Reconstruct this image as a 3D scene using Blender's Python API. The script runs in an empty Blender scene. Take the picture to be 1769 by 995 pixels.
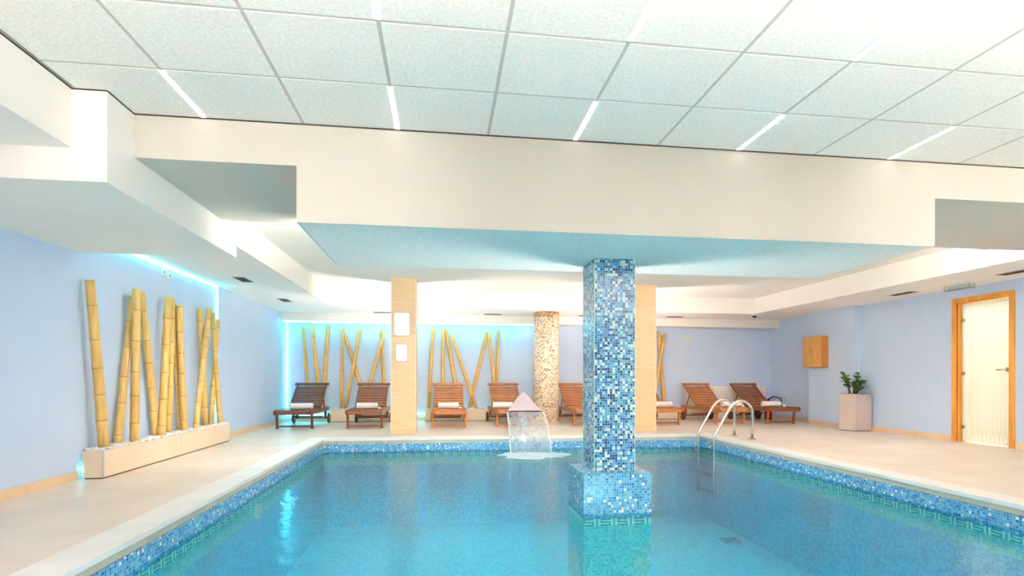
import bpy, math, random
from mathutils import Vector, Matrix
C = bpy.context.scene.collection
PI = math.pi
rnd = random.Random(7)

# ------------------------------------------------------------------ camera
sc = bpy.context.scene
cam = bpy.data.cameras.new('camera'); camo = bpy.data.objects.new('camera', cam); C.objects.link(camo)
cam.sensor_width = 36.0; cam.lens = 36 * 918.033 / 1769; cam.shift_y = (652.348 - 497.5) / 1769
cam.clip_start = 0.05; cam.clip_end = 100
camo.location = (0, 0, 0.95)
camo.rotation_euler = (Matrix.Rotation(-math.radians(7.394), 3, 'Z') @ Matrix.Rotation(PI/2, 3, 'X') @ Matrix.Rotation(math.radians(0.113), 3, 'Z')).to_euler()
sc.camera = camo
# ------------------------------------------------------------------ world, exposure
w = bpy.data.worlds.new('world'); sc.world = w; w.use_nodes = True
w.node_tree.nodes['Background'].inputs[0].default_value = (1, 0.93, 0.88, 1); w.node_tree.nodes['Background'].inputs[1].default_value = .08
sc.view_settings.view_transform = 'Standard'; sc.view_settings.look = 'None'
sc.view_settings.gamma = 1; sc.view_settings.use_curve_mapping = False
sc.view_settings.exposure = 1.70
sc.cycles.max_bounces = 12; sc.cycles.diffuse_bounces = 6; sc.cycles.transparent_max_bounces = 12
try: sc.cycles.use_light_tree = True
except Exception: pass
LED_BAR = 1.5          # ceiling light bars
BEAM_FILL = 80.0  # added troughs behind the beam, fill for the far side
UPLIGHT = 135.0        # added hanging troughs behind the viewpoint, fill for the tiled ceiling
SPOT_W = 115.0           # added ceiling spots behind the camera
CYAN = 4.6
POOL_LAMP = .12
BASIN_FILL = 21.0  # added lamps in the near pool wall, brighten the water

# portals in the added window openings of the front wall (they only guide the sky's light in)
WIN = [(-2.9, .1), (.5, 3.5), (3.9, 6.9)]; WY = -1.4; WZ0, WZ1 = .12, 2.45
for a_, b_ in WIN:
    l = bpy.data.lights.new('window_portal', 'AREA'); l.shape = 'RECTANGLE'; l.size = b_-a_; l.size_y = WZ1-WZ0; l.cycles.is_portal = True
    lo = bpy.data.objects.new('window_portal', l); C.objects.link(lo); lo.location = ((a_+b_)/2, WY-.05, (WZ0+WZ1)/2); lo.rotation_euler = (PI/2, 0, 0)

# ------------------------------------------------------------------ materials
def lin(c):
    return tuple(((x/255)/12.92 if x/255 <= .04045 else ((x/255+.055)/1.055)**2.4) for x in c) + (1,)
M = {}
def base(name, col, rough=.6, metal=0, spec=.5):
    m = bpy.data.materials.new(name); m.use_nodes = True
    b = m.node_tree.nodes['Principled BSDF']
    b.inputs['Base Color'].default_value = lin(col); b.inputs['Roughness'].default_value = rough
    b.inputs['Metallic'].default_value = metal; b.inputs['Specular IOR Level'].default_value = spec
    M[name] = m; return m, m.node_tree.nodes, m.node_tree.links, b
def node(N, t, **k):
    n = N.new(t)
    for a, v in k.items(): setattr(n, a, v)
    return n
def noisy(name, c1, c2, scale=6, rough=.6, bump=0, bscale=60, metal=0, stretch=(1,1,1), spec=.5, coord='Object', detail=4):
    m, N, L, b = base(name, c1, rough, metal, spec)
    tc = node(N, 'ShaderNodeTexCoord'); mp = node(N, 'ShaderNodeMapping'); mp.inputs['Scale'].default_value = stretch
    L.new(tc.outputs[coord], mp.inputs[0])
    n = node(N, 'ShaderNodeTexNoise'); n.inputs['Scale'].default_value = scale; n.inputs['Detail'].default_value = detail
    L.new(mp.outputs[0], n.inputs['Vector'])
    r = node(N, 'ShaderNodeValToRGB'); r.color_ramp.elements[0].position = .35; r.color_ramp.elements[1].position = .65
    r.color_ramp.elements[0].color = lin(c1); r.color_ramp.elements[1].color = lin(c2)
    L.new(n.outputs[0], r.inputs[0]); L.new(r.outputs[0], b.inputs['Base Color'])
    if bump:
        n2 = node(N, 'ShaderNodeTexNoise'); n2.inputs['Scale'].default_value = bscale; L.new(mp.outputs[0], n2.inputs['Vector'])
        bp = node(N, 'ShaderNodeBump'); bp.inputs['Strength'].default_value = bump; bp.inputs['Distance'].default_value = .01
        L.new(n2.outputs[0], bp.inputs['Height']); L.new(bp.outputs[0], b.inputs['Normal'])
    return m
def emit(name, col, s):
    m = bpy.data.materials.new(name); m.use_nodes = True; N = m.node_tree.nodes; N.clear()
    e = node(N, 'ShaderNodeEmission'); e.inputs[0].default_value = col; e.inputs[1].default_value = s
    o = node(N, 'ShaderNodeOutputMaterial'); m.node_tree.links.new(e.outputs[0], o.inputs[0]); M[name] = m; return m
def mosaic(name, pal, size, grout, rough=.18, seed=0):
    """tile mosaic on UVs measured in metres; pal = [(upper limit, colour)]"""
    m, N, L, b = base(name, grout, rough)
    uv = node(N, 'ShaderNodeUVMap'); uv.uv_map = 'UVMap'
    sc_ = node(N, 'ShaderNodeVectorMath', operation='SCALE'); sc_.inputs['Scale'].default_value = 1/size; L.new(uv.outputs[0], sc_.inputs[0])
    fl = node(N, 'ShaderNodeVectorMath', operation='FLOOR'); L.new(sc_.outputs[0], fl.inputs[0])
    ad = node(N, 'ShaderNodeVectorMath', operation='ADD'); ad.inputs[1].default_value = (seed*7.31, seed*3.7, seed*1.3+.5); L.new(fl.outputs[0], ad.inputs[0])
    wn = node(N, 'ShaderNodeTexWhiteNoise', noise_dimensions='3D'); L.new(ad.outputs[0], wn.inputs['Vector'])
    rp = node(N, 'ShaderNodeValToRGB'); rp.color_ramp.interpolation = 'CONSTANT'
    el = rp.color_ramp.elements; el[0].position = 0; el[0].color = lin(pal[0][1]); p = pal[0][0]
    el.remove(el[1])
    for lim, c in pal[1:]:
        e = el.new(p); e.color = lin(c); p = lim
    L.new(wn.outputs['Value'], rp.inputs[0])
    fr = node(N, 'ShaderNodeVectorMath', operation='FRACTION'); L.new(sc_.outputs[0], fr.inputs[0])
    sp = node(N, 'ShaderNodeSeparateXYZ'); L.new(fr.outputs[0], sp.inputs[0])
    def band(o):
        a = node(N, 'ShaderNodeMath', operation='SUBTRACT'); L.new(o, a.inputs[0]); a.inputs[1].default_value = .5
        c = node(N, 'ShaderNodeMath', operation='ABSOLUTE'); L.new(a.outputs[0], c.inputs[0])
        d = node(N, 'ShaderNodeMath', operation='GREATER_THAN'); L.new(c.outputs[0], d.inputs[0]); d.inputs[1].default_value = .44
        return d
    x, y = band(sp.outputs[0]), band(sp.outputs[1])
    mx = node(N, 'ShaderNodeMath', operation='MAXIMUM'); L.new(x.outputs[0], mx.inputs[0]); L.new(y.outputs[0], mx.inputs[1])
    mix = node(N, 'ShaderNodeMixRGB'); L.new(mx.outputs[0], mix.inputs[0]); L.new(rp.outputs[0], mix.inputs[1]); mix.inputs[2].default_value = lin(grout)
    L.new(mix.outputs[0], b.inputs['Base Color'])
    rr = node(N, 'ShaderNodeMath', operation='MULTIPLY_ADD'); L.new(mx.outputs[0], rr.inputs[0]); rr.inputs[1].default_value = .5; rr.inputs[2].default_value = rough
    L.new(rr.outputs[0], b.inputs['Roughness'])
    inv = node(N, 'ShaderNodeMath', operation='SUBTRACT'); inv.inputs[0].default_value = 1; L.new(mx.outputs[0], inv.inputs[1])
    # each tile sits a little differently: height from grout mask
    bp = node(N, 'ShaderNodeBump'); bp.inputs['Strength'].default_value = .5; bp.inputs['Distance'].default_value = .001
    L.new(inv.outputs[0], bp.inputs['Height']); L.new(bp.outputs[0], b.inputs['Normal'])
    return m

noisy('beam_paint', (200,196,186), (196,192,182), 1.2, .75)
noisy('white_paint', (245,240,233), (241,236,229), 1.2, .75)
noisy('ceiling_tile', (244,241,235), (231,228,221), 55, .85, .5, 120)
noisy('far_ceiling', (244,241,235), (231,228,221), 45, .85, .4, 110)
base('grid_metal', (190,187,180), .5)
base('shadow_gap', (70,62,55), .9)
noisy('blue_wall', (198,217,244), (203,221,247), 1.5, .7, .05, 200)
noisy('deck_stone', (233,219,204), (224,209,193), 2.2, .42, .03, 40, detail=8)
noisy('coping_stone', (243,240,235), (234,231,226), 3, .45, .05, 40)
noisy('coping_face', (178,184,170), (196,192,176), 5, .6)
noisy('skirting_tile', (232,204,172), (222,194,162), 3, .4)
noisy('planter_panel', (240,220,194), (236,214,188), 2, .45)
base('corner_trim', (214,206,204), .35, .3)
noisy('column_tile', (224,194,152), (214,182,140), 9, .45, .03, 60, stretch=(.4,.4,5))
base('column_trim', (248,238,226), .4)
noisy('pebble', (246,244,242), (226,222,220), 20, .5)
noisy('bamboo', (206,166,92), (226,190,116), 5, .42, .05, 30, stretch=(6,6,.6))
noisy('bamboo_far', (232,184,108), (214,164,88), 5, .45, .05, 30, stretch=(6,6,.6))
base('bamboo_node', (138,100,48), .6)
noisy('teak', (150,88,50), (112,58,32), 7, .38, .06, 60, stretch=(1,8,8))
noisy('teak_dark', (116,62,38), (84,40,24), 7, .38, .06, 60, stretch=(1,8,8))  # same teak, darkened: shade on the leftmost lounger put into its colour
noisy('teak_gold', (190,122,66), (148,84,42), 7, .38, .06, 60, stretch=(1,8,8))  # same teak, warm light on the loungers put into its colour
noisy('wheel_wood', (96,52,32), (70,36,22), 7, .45)
noisy('towel', (250,248,246), (238,235,232), 30, .95, .7, 220)
base('chrome', (205,201,196), .17, 1)
base('steel_hood', (206,188,192), .32, .5)
base('steel_dark', (150,140,132), .3, 1)
noisy('oak', (222,158,66), (204,138,50), 4, .4, .03, 40, stretch=(3,3,.5))
noisy('cabinet_wood', (214,158,78), (208,150,70), 5, .42, .03, 40, stretch=(.6,3,3))
noisy('cabinet_side', (196,128,64), (176,108,50), 5, .42, .03, 40, stretch=(3,3,.6))
noisy('pot_taupe', (196,180,174), (188,172,166), 4, .55)
base('soil', (60,45,35), .95)
noisy('leaf', (58,98,28), (120,150,52), 14, .35)
noisy('stem', (88,72,50), (70,58,40), 20, .7)
base('red_paint', (170,20,22), .25)
base('black_plastic', (22,20,24), .4)
base('white_plastic', (238,236,232), .35)
base('sign_white', (252,250,250), .3)
base('sign_red', (200,96,84), .5)
base('vent_frame', (196,190,182), .5)
base('vent_dark', (88,78,68), .6)
noisy('ledge_tile', (240,230,224), (234,224,216), 3, .45)
base('wax', (246,240,228), .5)
base('room_cream', (240,236,216), .8)
emit('led_bar', (1, .99, .96, 1), LED_BAR)
emit('wall_lamp', (1, .88, .80, 1), BEAM_FILL)
emit('cyan_led', (0.09, .82, 1, 1), CYAN)
emit('uplight', (1,.86,.79,1), UPLIGHT)
emit('basin_lamp', (1,.95,.85,1), BASIN_FILL)
emit('pool_lamp', (.8, 1, .97, 1), POOL_LAMP)
emit('small_lamp', (1, .93, .80, 1), 12)

mosaic('pillar_mosaic', [(.15,(216,226,214)), (.24,(170,204,208)), (.46,(96,160,190)), (.64,(52,116,168)), (.76,(80,142,170)), (.88,(24,68,134)), (1,(14,32,82))], .0225, (150,190,202), seed=1)
mosaic('plinth_mosaic', [(.05,(228,226,210)), (.35,(110,172,196)), (.55,(84,158,190)), (.78,(44,118,166)), (.92,(66,140,180)), (1,(30,98,150))], .0225, (140,186,204), seed=2)
mosaic('pool_mosaic', [(.06,(228,230,218)), (.34,(104,170,200)), (.58,(76,146,190)), (.8,(46,116,172)), (.92,(92,150,178)), (1,(28,88,150))], .0225, (130,176,200), seed=3)
mosaic('basin_mosaic', [(.25,(58,192,222)), (.5,(42,178,216)), (.75,(84,204,222)), (1,(26,162,208))], .0225, (150,222,226), .3, seed=4)
mosaic('round_mosaic', [(.56,(246,232,208)), (.74,(240,214,176)), (.81,(222,176,118)), (.88,(190,126,70)), (.95,(136,80,48)), (1,(96,54,36))], .022, (246,236,220), seed=5)
mosaic('round_mosaic_dark', [(.2,(222,190,140)), (.45,(170,112,60)), (.75,(140,92,54)), (1,(104,64,40))], .022, (226,206,176), seed=6)
base('key_light', (226,250,214), .3); base('key_dark', (84,154,146), .3)
mosaic('basin_wall_mosaic', [(.25,(118,216,206)), (.5,(92,204,200)), (.75,(140,224,212)), (1,(74,190,196))], .0225, (170,230,212), .3, seed=8)

# frosted glass with clear stripes
m = bpy.data.materials.new('striped_glass'); m.use_nodes = True; M['striped_glass'] = m
N = m.node_tree.nodes; L = m.node_tree.links; N.clear()
o = node(N, 'ShaderNodeOutputMaterial'); tc = node(N, 'ShaderNodeTexCoord'); sp = node(N, 'ShaderNodeSeparateXYZ'); L.new(tc.outputs['Object'], sp.inputs[0])
wv = node(N, 'ShaderNodeMath', operation='SINE'); mu = node(N, 'ShaderNodeMath', operation='MULTIPLY'); mu.inputs[1].default_value = 2*PI/.058
L.new(sp.outputs[1], mu.inputs[0]); L.new(mu.outputs[0], wv.inputs[0])
gt = node(N, 'ShaderNodeMath', operation='GREATER_THAN'); gt.inputs[1].default_value = .35; L.new(wv.outputs[0], gt.inputs[0])
zr = node(N, 'ShaderNodeMapRange'); zr.inputs[1].default_value = .05; zr.inputs[2].default_value = .14; zr.inputs[3].default_value = .40; zr.inputs[4].default_value = .06; L.new(sp.outputs[2], zr.inputs[0])
ml = node(N, 'ShaderNodeMath', operation='MULTIPLY'); L.new(gt.outputs[0], ml.inputs[0]); L.new(zr.outputs[0], ml.inputs[1])
df = node(N, 'ShaderNodeBsdfDiffuse'); df.inputs[0].default_value = (.94,.93,.88,1); tl = node(N, 'ShaderNodeBsdfTranslucent'); tl.inputs[0].default_value = (.96,.95,.90,1)
m1 = node(N, 'ShaderNodeMixShader'); m1.inputs[0].default_value = .55; L.new(df.outputs[0], m1.inputs[1]); L.new(tl.outputs[0], m1.inputs[2])
tp = node(N, 'ShaderNodeBsdfTransparent'); tp.inputs[0].default_value = (.95,.97,.9,1)
m2 = node(N, 'ShaderNodeMixShader'); L.new(ml.outputs[0], m2.inputs[0]); L.new(m1.outputs[0], m2.inputs[1]); L.new(tp.outputs[0], m2.inputs[2])
gl = node(N, 'ShaderNodeBsdfGlossy'); gl.inputs['Roughness'].default_value = .05
fz = node(N, 'ShaderNodeFresnel'); fz.inputs[0].default_value = 1.4
m3 = node(N, 'ShaderNodeMixShader'); L.new(fz.outputs[0], m3.inputs[0]); L.new(m2.outputs[0], m3.inputs[1]); L.new(gl.outputs[0], m3.inputs[2]); L.new(m3.outputs[0], o.inputs[0])

# pool water: mirror by Fresnel over a tinted clear body
m = bpy.data.materials.new('water'); m.use_nodes = True; M['water'] = m
N = m.node_tree.nodes; L = m.node_tree.links; N.clear()
o = node(N, 'ShaderNodeOutputMaterial'); tc = node(N, 'ShaderNodeTexCoord')
mp = node(N, 'ShaderNodeMapping'); mp.inputs['Scale'].default_value = (1, 1.5, 1); L.new(tc.outputs['Object'], mp.inputs[0])
n1 = node(N, 'ShaderNodeTexNoise'); n1.inputs['Scale'].default_value = 5; n1.inputs['Detail'].default_value = 4; L.new(mp.outputs[0], n1.inputs['Vector'])
n2 = node(N, 'ShaderNodeTexNoise'); n2.inputs['Scale'].default_value = 22; n2.inputs['Detail'].default_value = 3; L.new(mp.outputs[0], n2.inputs['Vector'])
mm = node(N, 'ShaderNodeMath', operation='MULTIPLY_ADD'); L.new(n2.outputs[0], mm.inputs[0]); mm.inputs[1].default_value = .25; L.new(n1.outputs[0], mm.inputs[2])
bp = node(N, 'ShaderNodeBump'); bp.inputs['Strength'].default_value = .14; bp.inputs['Distance'].default_value = .05; L.new(mm.outputs[0], bp.inputs['Height'])
fr = node(N, 'ShaderNodeFresnel'); fr.inputs[0].default_value = 1.33; L.new(bp.outputs[0], fr.inputs['Normal'])
tp = node(N, 'ShaderNodeBsdfTransparent'); tp.inputs[0].default_value = (.42, .92, 1, 1)
gl = node(N, 'ShaderNodeBsdfGlossy'); gl.inputs['Roughness'].default_value = .08; L.new(bp.outputs[0], gl.inputs['Normal'])
mx = node(N, 'ShaderNodeMixShader'); L.new(fr.outputs[0], mx.inputs[0]); L.new(tp.outputs[0], mx.inputs[1]); L.new(gl.outputs[0], mx.inputs[2]); L.new(mx.outputs[0], o.inputs[0])

# falling water sheet
def sheet_mat(name, lo, hi, stretch):
    m = bpy.data.materials.new(name); m.use_nodes = True; M[name] = m
    N = m.node_tree.nodes; L = m.node_tree.links; N.clear()
    o = node(N, 'ShaderNodeOutputMaterial'); tc = node(N, 'ShaderNodeTexCoord'); mp = node(N, 'ShaderNodeMapping'); mp.inputs['Scale'].default_value = stretch; L.new(tc.outputs['Object'], mp.inputs[0])
    n1 = node(N, 'ShaderNodeTexNoise'); n1.inputs['Scale'].default_value = 6; n1.inputs['Detail'].default_value = 5; L.new(mp.outputs[0], n1.inputs['Vector'])
    r = node(N, 'ShaderNodeMapRange'); r.inputs[1].default_value = .35; r.inputs[2].default_value = .7; r.inputs[3].default_value = lo; r.inputs[4].default_value = hi; L.new(n1.outputs[0], r.inputs[0])
    a = node(N, 'ShaderNodeBsdfTransparent'); a.inputs[0].default_value = (.93,.98,1,1); d = node(N, 'ShaderNodeBsdfDiffuse'); d.inputs[0].default_value = (.9,.93,.95,1)
    t = node(N, 'ShaderNodeBsdfTranslucent'); t.inputs[0].default_value = (.9,.93,.95,1); m0 = node(N, 'ShaderNodeMixShader'); L.new(d.outputs[0], m0.inputs[1]); L.new(t.outputs[0], m0.inputs[2])
    x = node(N, 'ShaderNodeMixShader'); L.new(r.outputs[0], x.inputs[0]); L.new(a.outputs[0], x.inputs[1]); L.new(m0.outputs[0], x.inputs[2])
    g = node(N, 'ShaderNodeBsdfGlossy'); g.inputs['Roughness'].default_value = .1; y = node(N, 'ShaderNodeMixShader'); y.inputs[0].default_value = .02; L.new(x.outputs[0], y.inputs[1]); L.new(g.outputs[0], y.inputs[2])
    L.new(y.outputs[0], o.inputs[0])
sheet_mat('falling_water', .20, .40, (3, 3, .05))
sheet_mat('foam', .85, 1.0, (1.2, 3, 1))
sheet_mat('clear_cover', .1, .2, (1, 1, 1))

# ------------------------------------------------------------------ mesh builder
class MB:
    def __init__(s): s.v = []; s.f = []; s.m = []; s.uv = []; s.sm = []
    def quad(s, ps, mi=0, uv=None, smooth=False):
        n = len(s.v); s.v += [tuple(p) for p in ps]; s.f.append(tuple(range(n, n+len(ps)))); s.m.append(mi); s.sm.append(smooth)
        s.uv.append(uv if uv else [(0, 0)]*len(ps))
    def box(s, x0, x1, y0, y1, z0, z1, mi=0, skip=''):
        P = lambda a, b, c: (a, b, c)
        F = {'-y': ([P(x0,y0,z0),P(x1,y0,z0),P(x1,y0,z1),P(x0,y0,z1)], [(x0,z0),(x1,z0),(x1,z1),(x0,z1)]),
             '+y': ([P(x1,y1,z0),P(x0,y1,z0),P(x0,y1,z1),P(x1,y1,z1)], [(x1,z0),(x0,z0),(x0,z1),(x1,z1)]),
             '-x': ([P(x0,y1,z0),P(x0,y0,z0),P(x0,y0,z1),P(x0,y1,z1)], [(y1,z0),(y0,z0),(y0,z1),(y1,z1)]),
             '+x': ([P(x1,y0,z0),P(x1,y1,z0),P(x1,y1,z1),P(x1,y0,z1)], [(y0,z0),(y1,z0),(y1,z1),(y0,z1)]),
             '-z': ([P(x0,y1,z0),P(x1,y1,z0),P(x1,y0,z0),P(x0,y0,z0)], [(x0,y1),(x1,y1),(x1,y0),(x0,y0)]),
             '+z': ([P(x0,y0,z1),P(x1,y0,z1),P(x1,y1,z1),P(x0,y1,z1)], [(x0,y0),(x1,y0),(x1,y1),(x0,y1)])}
        base_ = len(s.v)
        vs = [(x0,y0,z0),(x1,y0,z0),(x1,y1,z0),(x0,y1,z0),(x0,y0,z1),(x1,y0,z1),(x1,y1,z1),(x0,y1,z1)]
        s.v += vs
        for k, (ps, uv) in F.items():
            if k in skip.split(): continue
            s.f.append(tuple(base_+vs.index(p) for p in ps)); s.m.append(mi); s.uv.append(uv); s.sm.append(False)
        return s
    def bar(s, a, b, w, h, mi=0, up=(0,0,1)):
        a = Vector(a); b = Vector(b); d = (b-a).normalized(); u = Vector(up); r = d.cross(u).normalized(); u = r.cross(d)
        n = len(s.v)
        for p in (a, b):
            for i, j in ((-1,-1),(1,-1),(1,1),(-1,1)): s.v.append(tuple(p + r*(i*w/2) + u*(j*h/2)))
        for q in ((0,1,2,3),(7,6,5,4),(0,4,5,1),(1,5,6,2),(2,6,7,3),(3,7,4,0)):
            s.f.append(tuple(n+k for k in q)); s.m.append(mi); s.uv.append([(0,0)]*4); s.sm.append(False)
        return s
    def tube(s, pts, rad, n=10, mi=0, cap=True, flat=1.0, mats=None):
        pts = [Vector(p) for p in pts]
        if not isinstance(rad, (list, tuple)): rad = [rad]*len(pts)
        b0 = len(s.v); ref = None
        for i, p in enumerate(pts):
            d = (pts[min(i+1, len(pts)-1)] - pts[max(i-1, 0)]).normalized()
            if ref is None:
                ref = Vector((1,0,0)) if abs(d.x) < .9 else Vector((0,1,0))
            r = (ref - d*ref.dot(d)).normalized(); u = d.cross(r); ref = r
            for k in range(n):
                a = 2*PI*k/n; s.v.append(tuple(p + (r*math.cos(a) + u*math.sin(a)*flat)*rad[i]))
        for i in range(len(pts)-1):
            for k in range(n):
                s.f.append((b0+i*n+k, b0+i*n+(k+1)%n, b0+(i+1)*n+(k+1)%n, b0+(i+1)*n+k)); s.m.append(mats[i] if mats else mi); s.sm.append(True); s.uv.append([(0,0)]*4)
        if cap:
            s.f.append(tuple(b0+k for k in reversed(range(n)))); s.m.append(mi); s.sm.append(False); s.uv.append([(0,0)]*n)
            e = b0+(len(pts)-1)*n; s.f.append(tuple(e+k for k in range(n))); s.m.append(mi); s.sm.append(False); s.uv.append([(0,0)]*n)
        return s
    def prism(s, poly, z0, z1, mi=0):
        n = len(s.v); k = len(poly)
        s.v += [(x, y, z0) for x, y in poly] + [(x, y, z1) for x, y in poly]
        acc = 0
        for i in range(k):
            j = (i+1) % k; l = math.dist(poly[i], poly[j])
            s.f.append((n+i, n+j, n+k+j, n+k+i)); s.m.append(mi); s.sm.append(False); s.uv.append([(acc,z0),(acc+l,z0),(acc+l,z1),(acc,z1)]); acc += l
        s.f.append(tuple(n+i for i in reversed(range(k)))); s.m.append(mi); s.sm.append(False); s.uv.append([poly[i] for i in reversed(range(k))])
        s.f.append(tuple(n+k+i for i in range(k))); s.m.append(mi); s.sm.append(False); s.uv.append(list(poly))
        return s
    def cyl(s, x, y, r, z0, z1, n=48, mi=0, caps=True):
        b = len(s.v)
        for k in range(n+0):
            a = 2*PI*k/n; s.v.append((x+r*math.cos(a), y+r*math.sin(a), z0)); s.v.append((x+r*math.cos(a), y+r*math.sin(a), z1))
        for k in range(n):
            k2 = (k+1) % n; u0 = 2*PI*r*k/n; u1 = 2*PI*r*(k+1)/n
            s.f.append((b+2*k, b+2*k2, b+2*k2+1, b+2*k+1)); s.m.append(mi); s.sm.append(True); s.uv.append([(u0,z0),(u1,z0),(u1,z1),(u0,z1)])
        if caps:
            s.f.append(tuple(b+2*k for k in reversed(range(n)))); s.m.append(mi); s.sm.append(False); s.uv.append([(0,0)]*n)
            s.f.append(tuple(b+2*k+1 for k in range(n))); s.m.append(mi); s.sm.append(False); s.uv.append([(0,0)]*n)
        return s

def link(o, parent=None):
    C.objects.link(o)
    if parent: o.parent = parent
    return o
def tag(o, label=None, cat=None, group=None, kind=None):
    if label: o['label'] = label
    if cat: o['category'] = cat
    if group: o['group'] = group
    if kind: o['kind'] = kind
    return o
def ob(name, b, mats, parent=None, bevel=0, loc=None, rot=None):
    me = bpy.data.meshes.new(name); me.from_pydata(b.v, [], b.f)
    for mt in (mats if isinstance(mats, (list, tuple)) else [mats]): me.materials.append(M[mt])
    me.polygons.foreach_set('material_index', b.m); me.polygons.foreach_set('use_smooth', b.sm)
    l = me.uv_layers.new(name='UVMap'); flat = [c for f in b.uv for uv in f for c in uv]
    l.data.foreach_set('uv', flat); me.update()
    o = bpy.data.objects.new(name, me); link(o, parent)
    if loc: o.location = loc
    if rot: o.rotation_euler = rot
    if bevel:
        bv = o.modifiers.new('bevel', 'BEVEL'); bv.width = bevel; bv.segments = 2; bv.limit_method = 'ANGLE'
    return o
def B(*a, **k): return MB().box(*a, **k)
def struct(name, b, mats, parent=None, **k):
    o = ob(name, b, mats, parent, **k)
    if parent is None: o['kind'] = 'structure'
    return o
def thing(name, loc, label, cat, group=None, rz=0):
    o = bpy.data.objects.new(name, None); link(o); o.location = loc; o.rotation_euler = (0, 0, rz); o.empty_display_size = .1
    return tag(o, label, cat, group)
def copy_tree(o, parent=None):
    c = o.copy(); C.objects.link(c)
    if parent: c.parent = parent
    for ch in o.children: copy_tree(ch, c)
    return c
def shared(src, name, parent, loc):
    c = src.copy(); c.name = name; C.objects.link(c); c.parent = parent; c.location = loc; return c

XL, XR, YB, YF = -3.33, 7.69, 11.85, WY-.2
ZC, ZS = 2.62, 2.30
PX0, PX1, PY0, PY1 = -1.80, 4.287, 1.0, 8.426
WZ = -0.19
FZ = -1.35
# ================================================================== setting
# floor: deck slabs round the pool
b = MB()
b.box(XL-.2, PX0-.25, YF, YB+.2, -.12, 0); b.box(PX1+.25, XR+.3, YF, YB+.2, -.12, 0)
b.box(PX0-.25, PX1+.25, PY1+.25, YB+.2, -.12, 0); b.box(PX0-.25, PX1+.25, YF, PY0-.25, -.12, 0)
struct('floor', b, 'deck_stone')
# coping: pale stone rim, overhanging lip, recessed face below
b = MB(); t = .035
b.box(PX0-.25, PX0, PY0-.25, PY1+.25, -.03, .004); b.box(PX1, PX1+.25, PY0-.25, PY1+.25, -.03, .004)
b.box(PX0, PX1, PY1, PY1+.25, -.03, .004); b.box(PX0, PX1, PY0-.25, PY0, -.03, .004)
cp = struct('pool_coping', b, 'coping_stone')
tag(cp, 'pale stone coping around the edge of the pool')
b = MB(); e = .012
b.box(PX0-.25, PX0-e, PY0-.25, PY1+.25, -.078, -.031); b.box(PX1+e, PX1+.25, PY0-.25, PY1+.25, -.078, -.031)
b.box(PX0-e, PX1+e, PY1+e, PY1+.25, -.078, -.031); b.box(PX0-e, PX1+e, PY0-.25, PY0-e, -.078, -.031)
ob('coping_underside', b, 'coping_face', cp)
# basin walls and floor
def ring(b, x0, x1, y0, y1, z0, z1, mi=0):
    # faces looking inwards
    b.quad([(x0,y1,z0),(x1,y1,z0),(x1,y1,z1),(x0,y1,z1)][::-1], mi, [(x0,z0),(x1,z0),(x1,z1),(x0,z1)][::-1])
    b.quad([(x0,y0,z0),(x0,y1,z0),(x0,y1,z1),(x0,y0,z1)][::-1], mi, [(y0,z0),(y1,z0),(y1,z1),(y0,z1)][::-1])
    b.quad([(x1,y0,z0),(x1,y1,z0),(x1,y1,z1),(x1,y0,z1)], mi, [(y0,z0),(y1,z0),(y1,z1),(y0,z1)])
    b.quad([(x0,y0,z0),(x1,y0,z0),(x1,y0,z1),(x0,y0,z1)], mi, [(x0,z0),(x1,z0),(x1,z1),(x0,z1)])
bas = MB(); ring(bas, PX0, PX1, PY0, PY1, WZ-.035, -.078, 0); ring(bas, PX0, PX1, PY0, PY1, WZ-.22, WZ-.095, 2); ring(bas, PX0, PX1, PY0, PY1, FZ, WZ-.22, 1)
bas.quad([(PX0,PY0,FZ),(PX1,PY0,FZ),(PX1,PY1,FZ),(PX0,PY1,FZ)], 1, [(PX0,PY0),(PX1,PY0),(PX1,PY1),(PX0,PY1)])
basin = struct('pool_basin', bas, ['pool_mosaic', 'basin_mosaic', 'basin_wall_mosaic'])
tag(basin, 'blue mosaic lined pool basin')
KEY = ["############", "...........#", "######.###.#", "#....#.#.#.#", "#.##.#.#.#.#"]
KEY = ["#######..#..", "#........#..", "#######..#..", "......#..#..", "#######..#.."]
def key_run(b, p0, p1, ztop, cell=.012, inward=(0,0,0)):
    p0 = Vector(p0); p1 = Vector(p1); ln = (p1-p0).length; n = int(ln/cell); st = (p1-p0)/n
    for r in range(5):
        z1 = ztop - r*cell; z0 = z1-cell
        i = 0
        while i < n:
            c = KEY[r][i % 12]; j = i
            while j < n and KEY[r][j % 12] == c: j += 1
            a = p0+st*i; d = p0+st*j
            b.quad([(a.x,a.y,z0),(d.x,d.y,z0),(d.x,d.y,z1),(a.x,a.y,z1)], 1 if c == '#' else 0)
            i = j
kb = MB(); zt = WZ-.035
kb_pts = [((PX0,PY0),(PX0,PY1)), ((PX0,PY1),(PX1,PY1)), ((PX1,PY1),(PX1,PY0)), ((PX1,PY0),(PX0,PY0))]
for a, d in kb_pts: key_run(kb, (*a,0), (*d,0), zt)
ob('key_pattern_band', kb, ['key_light', 'key_dark'], basin)
tag(ob('floor_outlet', MB().box(-.12, .12, -.10, .10, 0, .03), 'plinth_mosaic', loc=(4.02, 7.03, FZ), bevel=.01), 'small square of blue mosaic on the pool floor right of the pillar', 'outlet')  # low block of blue mosaic on the pool floor
# water surface
b = MB(); nx, ny = 2, 2
b.quad([(PX0,PY0,WZ),(PX1,PY0,WZ),(PX1,PY1,WZ),(PX0,PY1,WZ)])
wt = ob('pool_water', b, 'water'); tag(wt, 'clear turquoise rippled water filling the pool', 'water', kind='stuff')

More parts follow.
